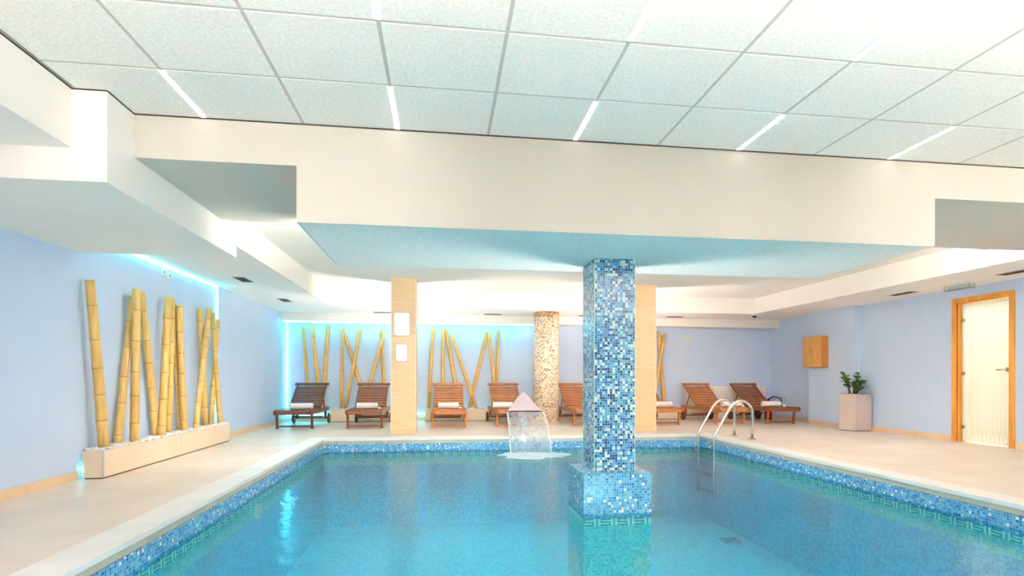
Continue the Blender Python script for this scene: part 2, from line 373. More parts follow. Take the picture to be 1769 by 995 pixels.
# walls
struct('wall_left', B(XL-.2, XL, YF, YB+.2, 0, 2.9), 'blue_wall')
struct('wall_back', B(XL, XR+.3, YB, YB+.2, 0, 2.9), 'blue_wall')
b = MB(); DY0, DY1, DZ = 6.345, 7.08, 2.085
b.box(XR, XR+.25, YF, DY0, 0, 2.9); b.box(XR, XR+.25, DY1, 8.961, 0, 2.9); b.box(XR, XR+.25, DY0, DY1, DZ, 2.9)
b.box(7.55, 7.94, 8.961, 10.18, 0, 2.9); b.box(7.80, 8.0, 10.18, YB, 0, 2.9)
struct('wall_right', b, 'blue_wall')
b = MB(); b.box(XL, XR, YF, WY, 0, WZ0); b.box(XL, XR, YF, WY, WZ1, 2.9)
xs_ = [XL] + [v for p in WIN for v in p] + [XR]
for k in range(0, len(xs_), 2): b.box(xs_[k], xs_[k+1], YF, WY, WZ0, WZ1)
struct('wall_front', b, 'white_paint')
for k, (a_, b_) in enumerate(WIN):  # added windows, unseen, letting fill light in from behind the camera
    wn_ = struct('window_%d' % (k+1), MB().box(a_, b_, WY-.12, WY-.07, WZ0, WZ0+.05).box(a_, b_, WY-.12, WY-.07, WZ1-.05, WZ1).box(a_, a_+.05, WY-.12, WY-.07, WZ0+.05, WZ1-.05)
      .box(b_-.05, b_, WY-.12, WY-.07, WZ0+.05, WZ1-.05).box((a_+b_)/2-.02, (a_+b_)/2+.02, WY-.12, WY-.07, WZ0+.05, WZ1-.05), 'white_plastic')

# near suspended ceiling
ceil = struct('ceiling', B(XL-.2, XR+.4, YF, YB+.2, 2.80, 2.9), 'white_paint')
gx = [-2.12] + [-1.525+.61*k for k in range(0, 15)] + [XR]
gy = [3.655-.552*k for k in range(0, 8)]
tiles = {}
for i in range(len(gx)-1):
    for j in range(len(gy)-1):
        x0, x1, y1, y0 = gx[i]+.010, gx[i+1]-.010, gy[j]-.010, gy[j+1]+.010
        key = (round(x1-x0, 3), round(y1-y0, 3))
        cx, cy = (x0+x1)/2, (y0+y1)/2
        if key not in tiles:
            hx, hy = key[0]/2, key[1]/2
            o = ob('ceiling_tile', B(-hx, hx, -hy, hy, 0, .015), 'ceiling_tile', ceil, loc=(cx, cy, ZC)); tiles[key] = o
        else: shared(tiles[key], 'ceiling_tile', ceil, (cx, cy, ZC))
b = MB()
for x in gx[1:-1]: b.box(x-.012, x+.012, gy[-1], gy[0], ZC+.003, ZC+.02)
for y in gy[1:]: b.box(-2.12, XR, y-.012, y+.012, ZC+.0035, ZC+.0205)
ob('ceiling_grid_bars', b, 'grid_metal', ceil)
ob('plain_ceiling', B(-2.12, XR, YF, gy[-1]-.012, ZC, ZC+.02), 'white_paint', ceil)
ob('far_ceiling_panel', B(-2.11, 6.493, 4.9, 10.44, ZC, ZC+.02), 'far_ceiling', ceil)
# soffits and beams
struct('ceiling_soffit_left_low', B(XL, -1.947, 3.379, 5.33, 2.085, 2.8), 'white_paint', bevel=.004)
struct('ceiling_soffit_left_near', B(XL, -2.135, YF, 3.379, 2.275, 2.8), 'white_paint')
b = MB(); b.box(XL, -2.111, 5.33, YB, ZS, 2.8); struct('ceiling_soffit_left_far', b, 'white_paint')
struct('ceiling_soffit_back', B(-2.111, 6.493, 10.44, YB, ZS, 2.8), 'white_paint')
struct('ceiling_soffit_right', B(6.493, XR+.3, 5.02, YB, ZS, 2.8), 'white_paint')
struct('ceiling_bulkhead_back', B(XL, 7.80, 11.5, YB, 2.125, ZS), 'white_paint')
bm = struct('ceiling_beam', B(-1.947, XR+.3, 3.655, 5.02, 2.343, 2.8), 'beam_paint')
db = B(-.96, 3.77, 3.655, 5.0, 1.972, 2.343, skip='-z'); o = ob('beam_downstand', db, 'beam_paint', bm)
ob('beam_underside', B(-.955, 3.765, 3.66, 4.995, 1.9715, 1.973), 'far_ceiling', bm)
b = MB(); g = .006
b.box(-1.947, XR, 3.655-g, 3.655+.002, ZC-.006, ZC+.001); b.box(-1.947-.001, -1.947+g, 3.379, 3.655, ZC-.006, ZC+.001)
b.box(-2.135, -1.947, 3.379-g, 3.379+.002, ZC-.006, ZC+.001); b.box(-2.137, -2.135+g, YF, 3.379, ZC-.006, ZC+.001)
struct('trim_1', b, 'shadow_gap')

# skirting tiles
def skirting(name, segs, parentname=None):
    root = None; n = 0
    for (x0, x1, y0, y1, ax) in segs:
        L_ = (x1-x0) if ax == 'x' else (y1-y0); k = max(1, round(L_/.6)); st = L_/k
        for i in range(k):
            if ax == 'x': bb = B(x0+i*st+.0015, x0+(i+1)*st-.0015, y0, y1, 0, .085)
            else: bb = B(x0, x1, y0+i*st+.0015, y0+(i+1)*st-.0015, 0, .085)
            if root is None:
                root = bpy.data.objects.new(name, None); link(root); root['kind'] = 'structure'
            ob('skirting_tile', bb, 'skirting_tile', root, bevel=.002)
skirting('baseboard_left', [(XL, XL+.012, -.1, 5.351, 'y'), (XL, XL+.012, 8.42, YB-.01, 'y')])
skirting('baseboard_right', [(XR-.012, XR, 1.0, 6.255, 'y'), (XR-.012, XR, 7.165, 8.95, 'y'), (7.538, 7.55, 8.949, 10.18, 'y'), (7.788, 7.80, 10.19, YB-.01, 'y')])
skirting('baseboard_back', [(XL+.1, 7.78, YB-.012, YB, 'x')])

# ================================================================== ceiling light bars
bar = None; n = 0
colx = [-1.525+1.22*k for k in range(8)]
for j in (0, 2):
    for k, x in enumerate(colx[:5]):
        if j == 2 and k not in (1, 2, 3): continue
        y1 = gy[j]-.02; y0 = y1-.515
        if bar is None:
            bar = thing('ceiling_light_bar', (x, (y0+y1)/2, ZC), None, 'ceiling light')
            bar_h = ob('housing', B(-.02, .02, -.26, .26, -.004, .012), 'white_plastic', bar)
            bar_d = ob('diffuser', B(-.014, .014, -.255, .255, -.008, -.003), 'led_bar', bar_h); o = bar
        else:
            o = copy_tree(bar); o.location = (x, (y0+y1)/2, ZC)
        o['group'] = 'white light bars set in the tiled ceiling'
        if j == 0 and k < 5:
            o['label'] = ['white light bar in the tiled ceiling nearest the stepped left soffit',
                          'white light bar touching the beam, second from the left',
                          'white light bar touching the beam, middle of the five in that row',
                          'white light bar touching the beam, second from the right edge of the photo',
                          'rightmost white light bar touching the beam above its right step'][k]
        elif j == 2 and k in (1, 2, 3):
            o['label'] = ['short stub of white light bar cut by the top edge, left of centre',
                          'white light bar cut by the top edge, right of centre, steep',
                          'longest white light bar at the top right, slanting out of frame'][k-1]

# added fill lamps on the beam's back face, hidden from the viewpoint
lamp = None
for i, (x, z, hl) in enumerate([(.05, 2.07, .85), (1.9, 2.07, .85), (-1.45, 2.43, .38), (4.5, 2.43, .6), (5.8, 2.43, .6)]):
    t = thing('wall_uplighter', (x, 5.02 if z > 2.3 else 5.0, z), ['left of the two long', 'right of the two long', 'small leftmost', 'inner right', 'outermost right'][i] + ' trough lamp hidden on the back face of the big beam', 'wall lamp', 'lamps on the back of the beam')
    ob('trough', MB().box(-hl, hl, .002, .012, -.03, .05).box(-hl, hl, .012, .16, -.03, -.02).box(-hl, hl, .16, .168, -.03, .040), 'white_plastic', t)
    ob('diffuser', B(-hl+.02, hl-.02, .014, .155, -.018, .03), 'wall_lamp', t)

up = None  # added trough lamps, unseen, to brighten the tiled ceiling
for i, x in enumerate((-.6, 2.2, 5.0)):
    if up is None:
        up = thing('pendant_uplighter', (x, -.3, 1.4), None, 'pendant lamp'); o = up
        h = ob('trough', MB().box(-1, 1, -.09, .09, -.05, -.045).box(-1, 1, -.09, -.085, -.045, .028).box(-1, 1, .085, .09, -.045, .028), 'white_plastic', up)
        ob('diffuser', B(-.98, .98, -.08, .08, -.03, -.02), 'uplight', up)
        for sx_ in (-.8, .8): ob('hanger', MB().tube([(sx_,0,-.045),(sx_,0,ZC-1.4)], .004, 6), 'chrome', up)
    else: o = copy_tree(up); o.location = (x, -.3, 1.4)
    tag(o, ['left', 'middle', 'right'][i] + ' long hanging trough lamp shining at the tiled ceiling behind the viewpoint', 'pendant lamp', 'hanging lamps behind the viewpoint')
# added fill spots out of view, behind the camera and behind the beam
def spot(x, y, z, tx, ty, tz, power, size=100, blend=.8, col=(1,.95,.9), lab=''):
    t = thing('ceiling_spotlight', (x, y, z), lab, 'spotlight', 'spotlights behind the viewpoint')
    ob('bracket', B(-.02, .02, -.02, .02, 0, ZC-z), 'white_plastic', t)
    hd = ob('lamp_head', MB().tube([(0,0,.0),(0,0,.03),(0,0,.14)], [.035,.06,.06], 20, cap=False), 'white_plastic', t)
    d = Vector((tx-x, ty-y, tz-z)); hd.rotation_euler = d.to_track_quat('Z', 'X').to_euler()
    l = bpy.data.lights.new('lamp', 'SPOT'); l.energy = power; l.spot_size = math.radians(size); l.spot_blend = blend; l.color = col; l.shadow_soft_size = .06
    lo = bpy.data.objects.new('lamp', l); link(lo, t); lo.location = d.normalized()*.15; lo.rotation_euler = (-d).to_track_quat('Z', 'X').to_euler()
spot(-1.2, -1.0, 2.2, -1.25, 3.6, 2.45, SPOT_W, 44, 1, lab='white ceiling spotlight behind the viewpoint, left')
spot(4.6, -1.0, 2.2, 4.45, 3.6, 2.5, SPOT_W*1.2, 44, 1, col=(1,.93,.87), lab='white ceiling spotlight behind the viewpoint, right')

DECK_W = 64.0  # added spots behind the beam, to brighten the far deck
for x, z, tx, ty, k, sz, lab in ((-1.75, 2.50, -2.35, 10.4, .9, 44, 'leftmost'), (1.25, 2.20, 1.1, 10.6, 1.1, 66, 'middle'), (4.9, 2.50, 5.7, 10.5, 1.2, 50, 'inner right'), (5.9, 2.50, 6.5, 7.4, .5, 60, 'outer right'), (-1.7, 2.50, -2.9, 7.2, .8, 60, 'second from left')):
    spot(x, 5.09, z, tx, ty, 0, DECK_W*k, sz, 1, col=(1,.92,.87), lab=lab+' small spotlight behind the big beam, aimed at the far deck')
# ================================================================== cyan led strips
def led(name, boxes, label):
    r = None
    t = thing(name, (boxes[0][0], boxes[0][2], boxes[0][4]), label, 'light strip', 'cyan light strips')
    for bb in boxes:
        x, y, z = t.location
        ob('strip', B(bb[0]-x, bb[1]-x, bb[2]-y, bb[3]-y, bb[4]-z, bb[5]-z), 'cyan_led', t)
led('led_strip', [(XL+.002, XL+.020, 5.36, 8.375, ZS-.032, ZS-.002), (XL+.002, XL+.020, 8.345, 8.375, .30, ZS-.033), (XL+.002, XL+.016, 5.37, 8.36, .09, .112)],
    'glowing cyan light strip framing the blue wall behind the left bamboo')
led('led_strip', [(XL+.04, 1.987, 11.515, 11.54, 2.088, 2.124), (XL+.02, XL+.055, YB-.018, YB-.002, .17, 2.087), (XL+.02, 1.20, YB-.018, YB-.002, .13, .165)],
    'glowing cyan light strip framing the back wall above the sun loungers')

# ================================================================== planters with bamboo
def pebble_mesh(b, x0, x1, y0, y1, z, n, r):
    for _ in range(n):
        cx, cy, cz = rnd.uniform(x0, x1), rnd.uniform(y0, y1), z+rnd.uniform(-.004, .012)
        rr = r*rnd.uniform(.6, 1.25); sx, sy, sz = rnd.uniform(.8,1.3), rnd.uniform(.8,1.3), rnd.uniform(.55,.85); a = rnd.uniform(0, PI)
        v0 = len(b.v); ring_ = 6
        for (zz, q) in ((-.7,.7),(0,1),(.7,.7)):
            for k in range(ring_):
                t = 2*PI*k/ring_ + a; b.v.append((cx+rr*sx*q*math.cos(t), cy+rr*sy*q*math.sin(t), cz+rr*sz*zz))
        for lv in range(2):
            for k in range(ring_):
                b.f.append((v0+lv*6+k, v0+lv*6+(k+1)%6, v0+lv*6+6+(k+1)%6, v0+lv*6+6+k)); b.m.append(0); b.sm.append(True); b.uv.append([(0,0)]*4)
        b.f.append(tuple(v0+12+k for k in range(6))); b.m.append(0); b.sm.append(True); b.uv.append([(0,0)]*6)
def planter(loc, sx, sy, h, label, n, splits, axis, r=.019, front=True):
    t = thing('planter_box', loc, label, 'planter', 'long low planters of white pebbles')
    # panels: front & back in sections, ends, trims
    th = .012
    if axis == 'y':
        ed = [0]+splits+[sy]
        for a, d in zip(ed[:-1], ed[1:]):
            ob('front_panel', B(sx-th, sx, a+.004, d-.004, .012, h), 'planter_panel', t, bevel=.002)
            ob('back_panel', B(0, th, a+.004, d-.004, .012, h), 'planter_panel', t)
        ob('end_panel', B(th, sx-th-.001, 0, th, .012, h), 'planter_panel', t); ob('end_panel', B(th, sx-th-.001, sy-th, sy, .012, h), 'planter_panel', t)
        for yy in (0, sy-.012): ob('corner_trim', B(sx-.012, sx+.003, yy-.003, yy+.012, .012, h+.002), 'corner_trim', t)
        for yy in splits: ob('joint_trim', B(sx-.006, sx+.0015, yy-.006, yy+.006, .012, h+.001), 'corner_trim', t)
    else:
        ed = [0]+splits+[sx]
        for a, d in zip(ed[:-1], ed[1:]):
            ob('front_panel', B(a+.002, d-.002, 0, th, .012, h), 'planter_panel', t, bevel=.002)
            ob('back_panel', B(a+.002, d-.002, sy-th, sy, .012, h), 'planter_panel', t)
        ob('end_panel', B(0, th, th+.001, sy-th, .012, h), 'planter_panel', t); ob('end_panel', B(sx-th, sx, th+.001, sy-th, .012, h), 'planter_panel', t)
    ob('plinth', B(.015, sx-.015, .015, sy-.015, 0, h-.03), 'vent_dark', t)
    b = MB(); pebble_mesh(b, .012, sx-.012, .012, sy-.012, h+.006, n, r)
    p = ob('pebbles', b, 'pebble', t); tag(p, 'white pebbles filling the planter', kind='stuff')
    return t
planter((-3.31, 5.385, 0), .18, 2.98, .262, 'long cream planter box with white pebbles against the left wall', 1500, [1.49], 'y')
planter((-2.36, 11.64, 0), 1.63, .17, .262, 'cream planter box behind the two loungers at the left of the back wall', 600, [.8], 'x')
planter((-.385, 11.64, 0), 1.52, .17, .262, 'cream planter box behind the middle loungers, right of the sign column', 600, [.76], 'x')
planter((4.4, 11.64, 0), .96, .17, .262, 'short cream planter box behind the lounger half hidden by the right column', 300, [], 'x')

def bamboo(p0, p1, r0, r1, mat, label, group, seg=.30, ph=0):
    p0 = Vector(p0); p1 = Vector(p1); L_ = (p1-p0).length; d = (p1-p0)/L_
    t = bpy.data.objects
    pts, rad, mats = [], [], []
    wob = Vector((rnd.uniform(-1,1), rnd.uniform(-1,1), 0))*.006
    s = 0; nodes_ = []; q = ph*seg
    while q < L_: 
        if q > .03: nodes_.append(q)
        q += seg*rnd.uniform(.85, 1.15)
    ss = [0]
    for q in nodes_: ss += [q-.035, q-.006, q-.002, q+.002, q+.006, q+.035]
    ss.append(L_); ss = sorted(x for x in ss if 0 <= x <= L_)
    for x in ss:
        f = x/L_; r = r0+(r1-r0)*f
        near = min([abs(x-q) for q in nodes_] or [1])
        if near < .0025: r *= .96
        elif near < .007: r *= 1.09
        pts.append(p0 + d*x + wob*math.sin(PI*f)); rad.append(r)
    for a, c in zip(ss[:-1], ss[1:]):
        mid = (a+c)/2; mats.append(1 if min([abs(mid-q) for q in nodes_] or [1]) < .0035 else 0)
    rel = [p - p0 for p in pts]
    b = MB().tube(rel, rad, 14, mats=mats)
    o = ob('bamboo_pole', b, [mat, 'bamboo_node'], loc=tuple(p0)); tag(o, label, 'bamboo pole', group)
    return o
LB = [((5.34,1.84),(5.555,.25),.037,.047,'thick bamboo pole standing alone at the left end of the left planter'),
 ((6.016,1.791),(5.765,.25),.029,.040,'bamboo pole leaning right, second from the left in the left planter'),
 ((6.093,1.876),(6.053,.25),.040,.042,'upright thick bamboo pole, front of the crossing trio in the left planter'),
 ((6.18,1.859),(6.485,.25),.032,.043,'bamboo pole slanting down to the right from the first trio in the left planter'),
 ((6.751,1.895),(6.601,.25),.040,.042,'tallest bamboo pole in the middle of the left planter'),
 ((6.853,1.89),(6.744,.25),.030,.038,'thinner bamboo pole just right of the tallest one in the left planter'),
 ((6.875,1.80),(7.065,.25),.030,.042,'bamboo pole half hidden at the top, emerging right of the middle pair'),
 ((7.015,1.835),(7.162,.25),.037,.036,'bamboo pole with a grey cut top in the middle of the left planter'),
 ((7.571,1.864),(7.737,.25),.033,.042,'bamboo pole crossed by another near the right end of the left planter'),
 ((7.86,1.893),(7.448,.25),.036,.036,'bamboo pole leaning right across its neighbour in the left planter'),
 ((7.959,1.849),(8.221,.25),.030,.036,'rightmost foot of the bamboo poles in the left planter'),
 ((8.15,1.78),(7.91,.25),.030,.034,'bamboo pole with the rightmost top in front of the cyan strip')]
for i, ((y1, z1), (y0, z0), r1, r0, lab) in enumerate(LB):
    dx = [0,-.04,.04,-.04,.04,-.035,-.04,.035,-.04,.038,.0,-.042][i]
    k0, k1 = (-3.222+dx)/-3.22, (-3.235+dx)/-3.22
    bamboo((-3.222+dx, y0*k0, z0), (-3.235+dx, y1*k1, .95+(z1-.95)*k1), r0, r1, 'bamboo', lab, 'bamboo poles in the left planter', .29, (i*.37) % 1)
BB = [((-2.956,2.015),(-2.83,.25),.028,.034,'leftmost bamboo pole on the back wall, beside the cyan strip'),
 ((-2.767,2.067),(-2.57,.25),.034,.042,'bamboo pole leaning left above the leftmost lounger'),
 ((-2.436,2.059),(-2.55,.25),.034,.042,'bamboo pole leaning right above the right side of the leftmost lounger'),
 ((-2.127,2.014),(-2.147,.25),.032,.036,'upright bamboo pole between the two left loungers'),
 ((-2.11,1.89),(-1.58,.25),.03,.034,'bamboo pole slanting down right, crossing behind its neighbour at the back wall left'),
 ((-1.767,1.957),(-2.07,.25),.034,.036,'bamboo pole slanting down left, crossing in front between the left loungers'),
 ((-1.325,1.975),(-1.24,.25),.032,.040,'upright bamboo pole just left of the sign column'),
 ((-1.261,1.901),(-1.70,.25),.036,.036,'bamboo pole leaning right with its top touching the sign column'),
 ((-.213,2.016),(-.312,.25),.034,.040,'bamboo pole immediately right of the sign column'),
 ((-.002,2.019),(.01,.25),.034,.036,'upright bamboo pole behind the centre lounger'),
 ((.056,1.994),(.37,.25),.034,.040,'bamboo pole slanting down right behind the centre lounger'),
 ((.178,1.894),(.735,.25),.032,.036,'strongly slanting bamboo pole crossing right of the centre lounger'),
 ((.974,1.955),(.575,.25),.036,.036,'bamboo pole slanting down left to the crossing right of the centre lounger'),
 ((.996,1.955),(1.22,.22),.034,.042,'bamboo pole descending behind the lounger beside the water cannon'),
 ((1.232,1.997),(1.17,.22),.030,.034,'rightmost bamboo pole of the middle group on the back wall'),
 ((4.956,2.033),(5.11,.25),.034,.040,'orange tinted bamboo pole right of the beige column behind the blue pillar'),
 ((5.085,1.968),(4.76,.25),.032,.036,'bamboo pole crossing leftwards behind the right beige column')]
for i, ((x1, z1), (x0, z0), r1, r0, lab) in enumerate(BB):
    dy = [.02,-.035,.036,-.036,.038,-.036,.036,-.04,0,-.036,.036,-.038,.038,-.04,.038,.038,-.038][i]
    bamboo((x0, 11.728+dy, z0 if x0 < 1.15 or x0 > 2 else .02), (x1, 11.762+dy, z1), r0*1.08, r1*1.08, 'bamboo_far', lab, 'bamboo poles against the back wall', .42, (i*.61) % 1)

# ================================================================== pillars
def pillar_box(name, x0, x1, y0, y1, z0, z1, mat, parent, **k): return ob(name, B(x0, x1, y0, y1, z0, z1), mat, parent, **k)
px0, px1, py0, py1 = 1.160, 1.745, 4.30, 4.83
t = thing('mosaic_pillar', (1.281, 4.406, FZ), 'square pillar of blue mosaic rising out of the pool on a wide plinth', 'pillar')
def rel(b, o):  # shift mesh to parent's frame
    b.v = [(x-o[0], y-o[1], z-o[2]) for x, y, z in b.v]; return b
O = (1.281, 4.406, FZ)
b = B(1.281, 1.640, 4.406, 4.778, .148, 1.971); b.f = b.f; sh = ob('shaft', rel(b, O), 'pillar_mosaic', t)
b = B(px0, px1, py0, py1, WZ-.035, .145); ob('plinth', rel(b, O), 'plinth_mosaic', t)
b = B(px0-.003, px1+.003, py0-.003, py1+.003, .132, .150); ob('plinth_top', rel(b, O), 'plinth_mosaic', t)
b = B(px0, px1, py0, py1, FZ, WZ-.095); ob('plinth_under_water', rel(b, O), 'basin_wall_mosaic', t)
b = MB(); P4 = [(px0,py0),(px1,py0),(px1,py1),(px0,py1)]
for i in range(4): key_run(b, (*P4[i],0), (*P4[(i+1)%4],0), WZ-.035)
ob('key_pattern_band', rel(b, O), ['key_light', 'key_dark'], t)
b = MB()
for x in (1.281, 1.640):
    for y in (4.406, 4.778): b.box(x-.002, x+.002, y-.002, y+.002, .148, 1.971)
ob('corner_joint', rel(b, O), 'key_light', t)

def tiled_column(x0, x1, y0, y1, label, h=.535):
    t = thing('tiled_column', ((x0+x1)/2, (y0+y1)/2, 0), label, 'column')
    hx, hy = (x1-x0)/2, (y1-y0)/2
    ob('core', B(-hx+.012, hx-.012, -hy+.012, hy-.012, 0, ZC), 'column_trim', t)
    z = 0; first = True
    zs = [0, .07] + [.07+h*k for k in range(1, 5)] + [ZC-.004]
    src = {}
    for z0, z1 in zip(zs[:-1], zs[1:]):
        kk = round(z1-z0, 3)
        if kk not in src:
            f = ob('tile_panel', B(-hx+.009, hx-.009, 0, .012, .002, kk-.003), 'column_tile', t, bevel=.0015, loc=(0, -hy, z0))
            s_ = ob('tile_panel', B(0, .012, -hy+.012, hy-.012, .002, kk-.003), 'column_tile', t, bevel=.0015, loc=(hx-.012, 0, z0))
            src[kk] = (f, s_)
        else:
            f, s_ = src[kk]; shared(f, 'tile_panel', t, (0, -hy, z0)); shared(s_, 'tile_panel', t, (hx-.012, 0, z0))
        f, s_ = src[kk]; shared(f, 'tile_panel', t, (0, hy-.012, z0)); shared(s_, 'tile_panel', t, (-hx, 0, z0))
    for x in (-hx, hx-.009):
        for y in (-hy, hy-.009): ob('corner_trim', B(x, x+.009, y, y+.009, 0, ZC), 'column_trim', t)
    return t
tiled_column(-.871, -.450, 9.10, 9.52, 'beige tiled square column carrying two blank white signs')
tiled_column(3.36, 3.785, 9.10, 9.52, 'beige tiled square column partly hidden behind the blue mosaic pillar')
def sign(x0, x1, z0, z1, label):
    t = thing('sign_board', ((x0+x1)/2, 9.098, z0), label, 'sign', 'blank signs on the beige column')
    hx = (x1-x0)/2; h = z1-z0; r = .03
    def rr(hx_, a, c, r):
        pts = []
        for cx, cz, s0 in ((hx_-r, a+r, -PI/2), (hx_-r, c-r, 0), (-hx_+r, c-r, PI/2), (-hx_+r, a+r, PI)):
            for k in range(6): an = s0+PI/2*k/5; pts.append((cx+r*math.cos(an), cz+r*math.sin(an)))
        return pts
    for nm, mt, hh, a, c, d0, d1 in (('red_edge', 'sign_red', hx, 0, h, -.006, 0), ('white_face', 'sign_white', hx-.007, .007, h-.007, -.010, -.006)):
        b = MB().prism(rr(hh, a, c, r), d0, d1); b.v = [(x, z, y) for x, y, z in b.v]; b.f = [f[::-1] for f in b.f]; b.uv = [u[::-1] for u in b.uv]
        ob(nm, b, mt, t)
sign(-.825, -.547, 1.643, 2.047, 'larger blank white sign with rounded corners and thin red edge, upper one on the column')
sign(-.795, -.589, 1.213, 1.515, 'smaller blank white sign with thin red edge, lower one on the column')

t = thing('round_column', (2.13, 10.87, 0), 'round column clad in cream and brown mosaic behind the water cannon', 'column')
R_ = .262
ob('shaft', MB().cyl(0, 0, R_, .05, 2.20, 64), 'round_mosaic', t)
ob('top_band', MB().cyl(0, 0, R_+.001, 2.20, ZS, 64), 'round_mosaic_dark', t)
ob('base_ring', MB().cyl(0, 0, R_+.012, 0, .05, 64), 'skirting_tile', t)

# ================================================================== door
t = bpy.data.objects.new('door_1', None); link(t); t.location = (XR, 6.715, 0); t['kind'] = 'structure'; tag(t, 'striped frosted glass door in an oak frame on the right wall')
y0, y1 = 6.262-6.715, 7.158-6.715; cw = .072; zt = 2.155
fr_ = ob('door_frame', MB().box(-.02, 0, y0, y0+cw, 0, zt).box(-.02, 0, y1-cw, y1, 0, zt).box(-.02, 0, y0+cw, y1-cw, zt-cw, zt), 'oak', t, bevel=.003)
ob('door_jamb', MB().box(0, .12, y0+cw-.003, y0+cw+.012, 0, zt-cw).box(0, .12, y1-cw-.012, y1-cw+.003, 0, zt-cw).box(0, .12, y0+cw, y1-cw, zt-cw-.012, zt-cw+.003)
   .box(.085, .12, y1-cw-.04, y1-cw-.012, 0, zt-cw-.01).box(.085, .12, y0+cw+.012, y0+cw+.03, 0, zt-cw-.01), 'oak', t)
gp = ob('glass_door_leaf', B(.062, .070, y0+cw+.016, y1-cw-.016, .012, zt-cw-.02), 'striped_glass', t)
for z in (.225, 1.027, 1.823):
    ob('hinge', MB().box(.045, .085, y1-cw-.075, y1-cw-.014, z-.022, z+.022), 'chrome', gp, bevel=.004)
hz = 1.075; hy = y0+cw+.06
ob('door_handle', MB().box(.048, .062, hy-.03, hy+.03, hz-.03, hz+.03).tube([(.05,hy,hz),(.015,hy,hz),(.012,hy+.02,hz),(.012,hy+.13,hz)], .009, 10), 'chrome', gp)
# lit room behind the glass
b = MB(); b.box(XR+.26, 9.6, 5.4, 8.6, -.02, 0); b.box(9.6, 9.7, 5.4, 8.6, 0, 2.5); b.box(XR+.26, 9.6, 5.3, 5.4, 0, 2.5); b.box(XR+.26, 9.6, 8.6, 8.7, 0, 2.5); b.box(XR+.26, 9.6, 5.4, 8.6, 2.5, 2.6)
struct('wall_room_behind_door', b, 'room_cream')
l = bpy.data.lights.new('room_lamp', 'AREA'); l.energy = 25; l.size = 1.2; l.color = (1, .97, .88)
lo = bpy.data.objects.new('ceiling_lamp_behind_door', l); link(lo); lo.location = (8.8, 6.75, 2.45)

# ================================================================== loungers
def lounger(wood):
    t = bpy.data.objects.new('sun_lounger', None); link(t)
    W = .33; zt = .335
    for s in (-1, 1):
        x = s*(W-.02)
        b = MB(); prof = [(-.16,zt-.045),(-.13,zt-.075),(1.36,zt-.075),(1.41,zt-.05),(1.41,zt),(-.15,zt),(-.165,zt-.015)]
        n = len(prof); b.v = [(x-.016, p, q) for p, q in prof]+[(x+.016, p, q) for p, q in prof]
        b.f = [tuple(range(n)) , tuple(range(2*n-1, n-1, -1))] + [(i, n+i, n+(i+1)%n, (i+1)%n) for i in range(n)]
        b.m = [0]*len(b.f); b.sm = [False]*len(b.f); b.uv = [[(0,0)]*len(f) for f in b.f]
        ob('side_rail', b, wood, t, bevel=.004)
        ob('leg', MB().bar((x-s*.002,.03,0),(x-s*.002,.0,zt-.07), .042, .042, up=(0,1,0)), wood, t, bevel=.003)
        w_ = ob('wheel', MB().tube([(x+s*.020,1.28,.105),(x+s*.024,1.28,.105),(x+s*.052,1.28,.105),(x+s*.056,1.28,.105)], [.098,.105,.105,.098], 28), 'wheel_wood', t)
        ob('wheel_hub', MB().tube([(x+s*.05,1.28,.105),(x+s*.064,1.28,.105)], .02, 12), 'steel_dark', w_)
        ob('leg', MB().bar((x-s*.03,1.28,.09),(x-s*.03,1.28,zt-.06), .05, .03, up=(0,1,0)), wood, t, bevel=.003)
    ob('axle', MB().tube([(-W+.02,1.28,.105),(W-.02,1.28,.105)], .012, 10), 'wheel_wood', t)
    ob('front_rail', B(-W+.036, W-.036, -.145, -.115, zt-.068, zt-.004), wood, t, bevel=.003)
    ob('stretcher', B(-W+.04, W-.04, .015, .04, .03, .06), wood, t, bevel=.002)
    ob('stretcher', B(-W+.04, W-.04, 1.0, 1.03, .14, .17), wood, t, bevel=.002)
    # seat slats
    sl = None
    for k in range(11):
        y = -.105+.0795*k
        if sl is None: sl = ob('seat_slat', B(-W+.006, W-.006, -.031, .031, 0, .018), wood, t, bevel=.003, loc=(0, y, zt))
        else: shared(sl, 'seat_slat', t, (0, y, zt))
    # backrest
    a = math.radians(39); L_ = .72; h0 = Vector((0, .80, zt+.005)); d = Vector((0, math.cos(a), math.sin(a))); nrm = Vector((0, -math.sin(a), math.cos(a)))
    e_ = h0+Vector((0, 0, 0)); br = ob('backrest', MB().bar(h0+Vector((-W+.064,0,0))+d*.02, h0+Vector((W-.064,0,0))+d*.02, .03, .03), wood, t, bevel=.002)
    for s in (-1, 1): ob('back_stile', MB().bar(h0+Vector((s*(W-.05),0,0)), h0+Vector((s*(W-.05),0,0))+d*L_, .028, .035, up=nrm), wood, br, bevel=.002)
    q = None
    for k in range(8):
        p = h0 + d*(.045+.079*k) + nrm*.018
        if q is None:
            q = ob('back_slat', B(-W+.022, W-.022, -.028, .028, 0, .016), wood, br, bevel=.003, loc=tuple(p), rot=(a, 0, 0))
        else: shared(q, 'back_slat', br, tuple(p))
    p = h0 + d*(L_-.008) + nrm*.018
    ob('top_slat', B(-W-.01, W+.01, -.038, .030, 0, .022), wood, br, bevel=.006, loc=tuple(p), rot=(a, 0, 0))
    for s in (-1, 1):
        m_ = h0 + d*.42 - nrm*.02; ob('prop_bar', MB().bar((s*(W-.075), m_.y, m_.z), (s*(W-.075), m_.y+.18, zt-.05), .018, .022, up=(0,1,0)), wood, t)
    return t
protos = {}
LG = 'teak sun loungers in a row before the back wall'
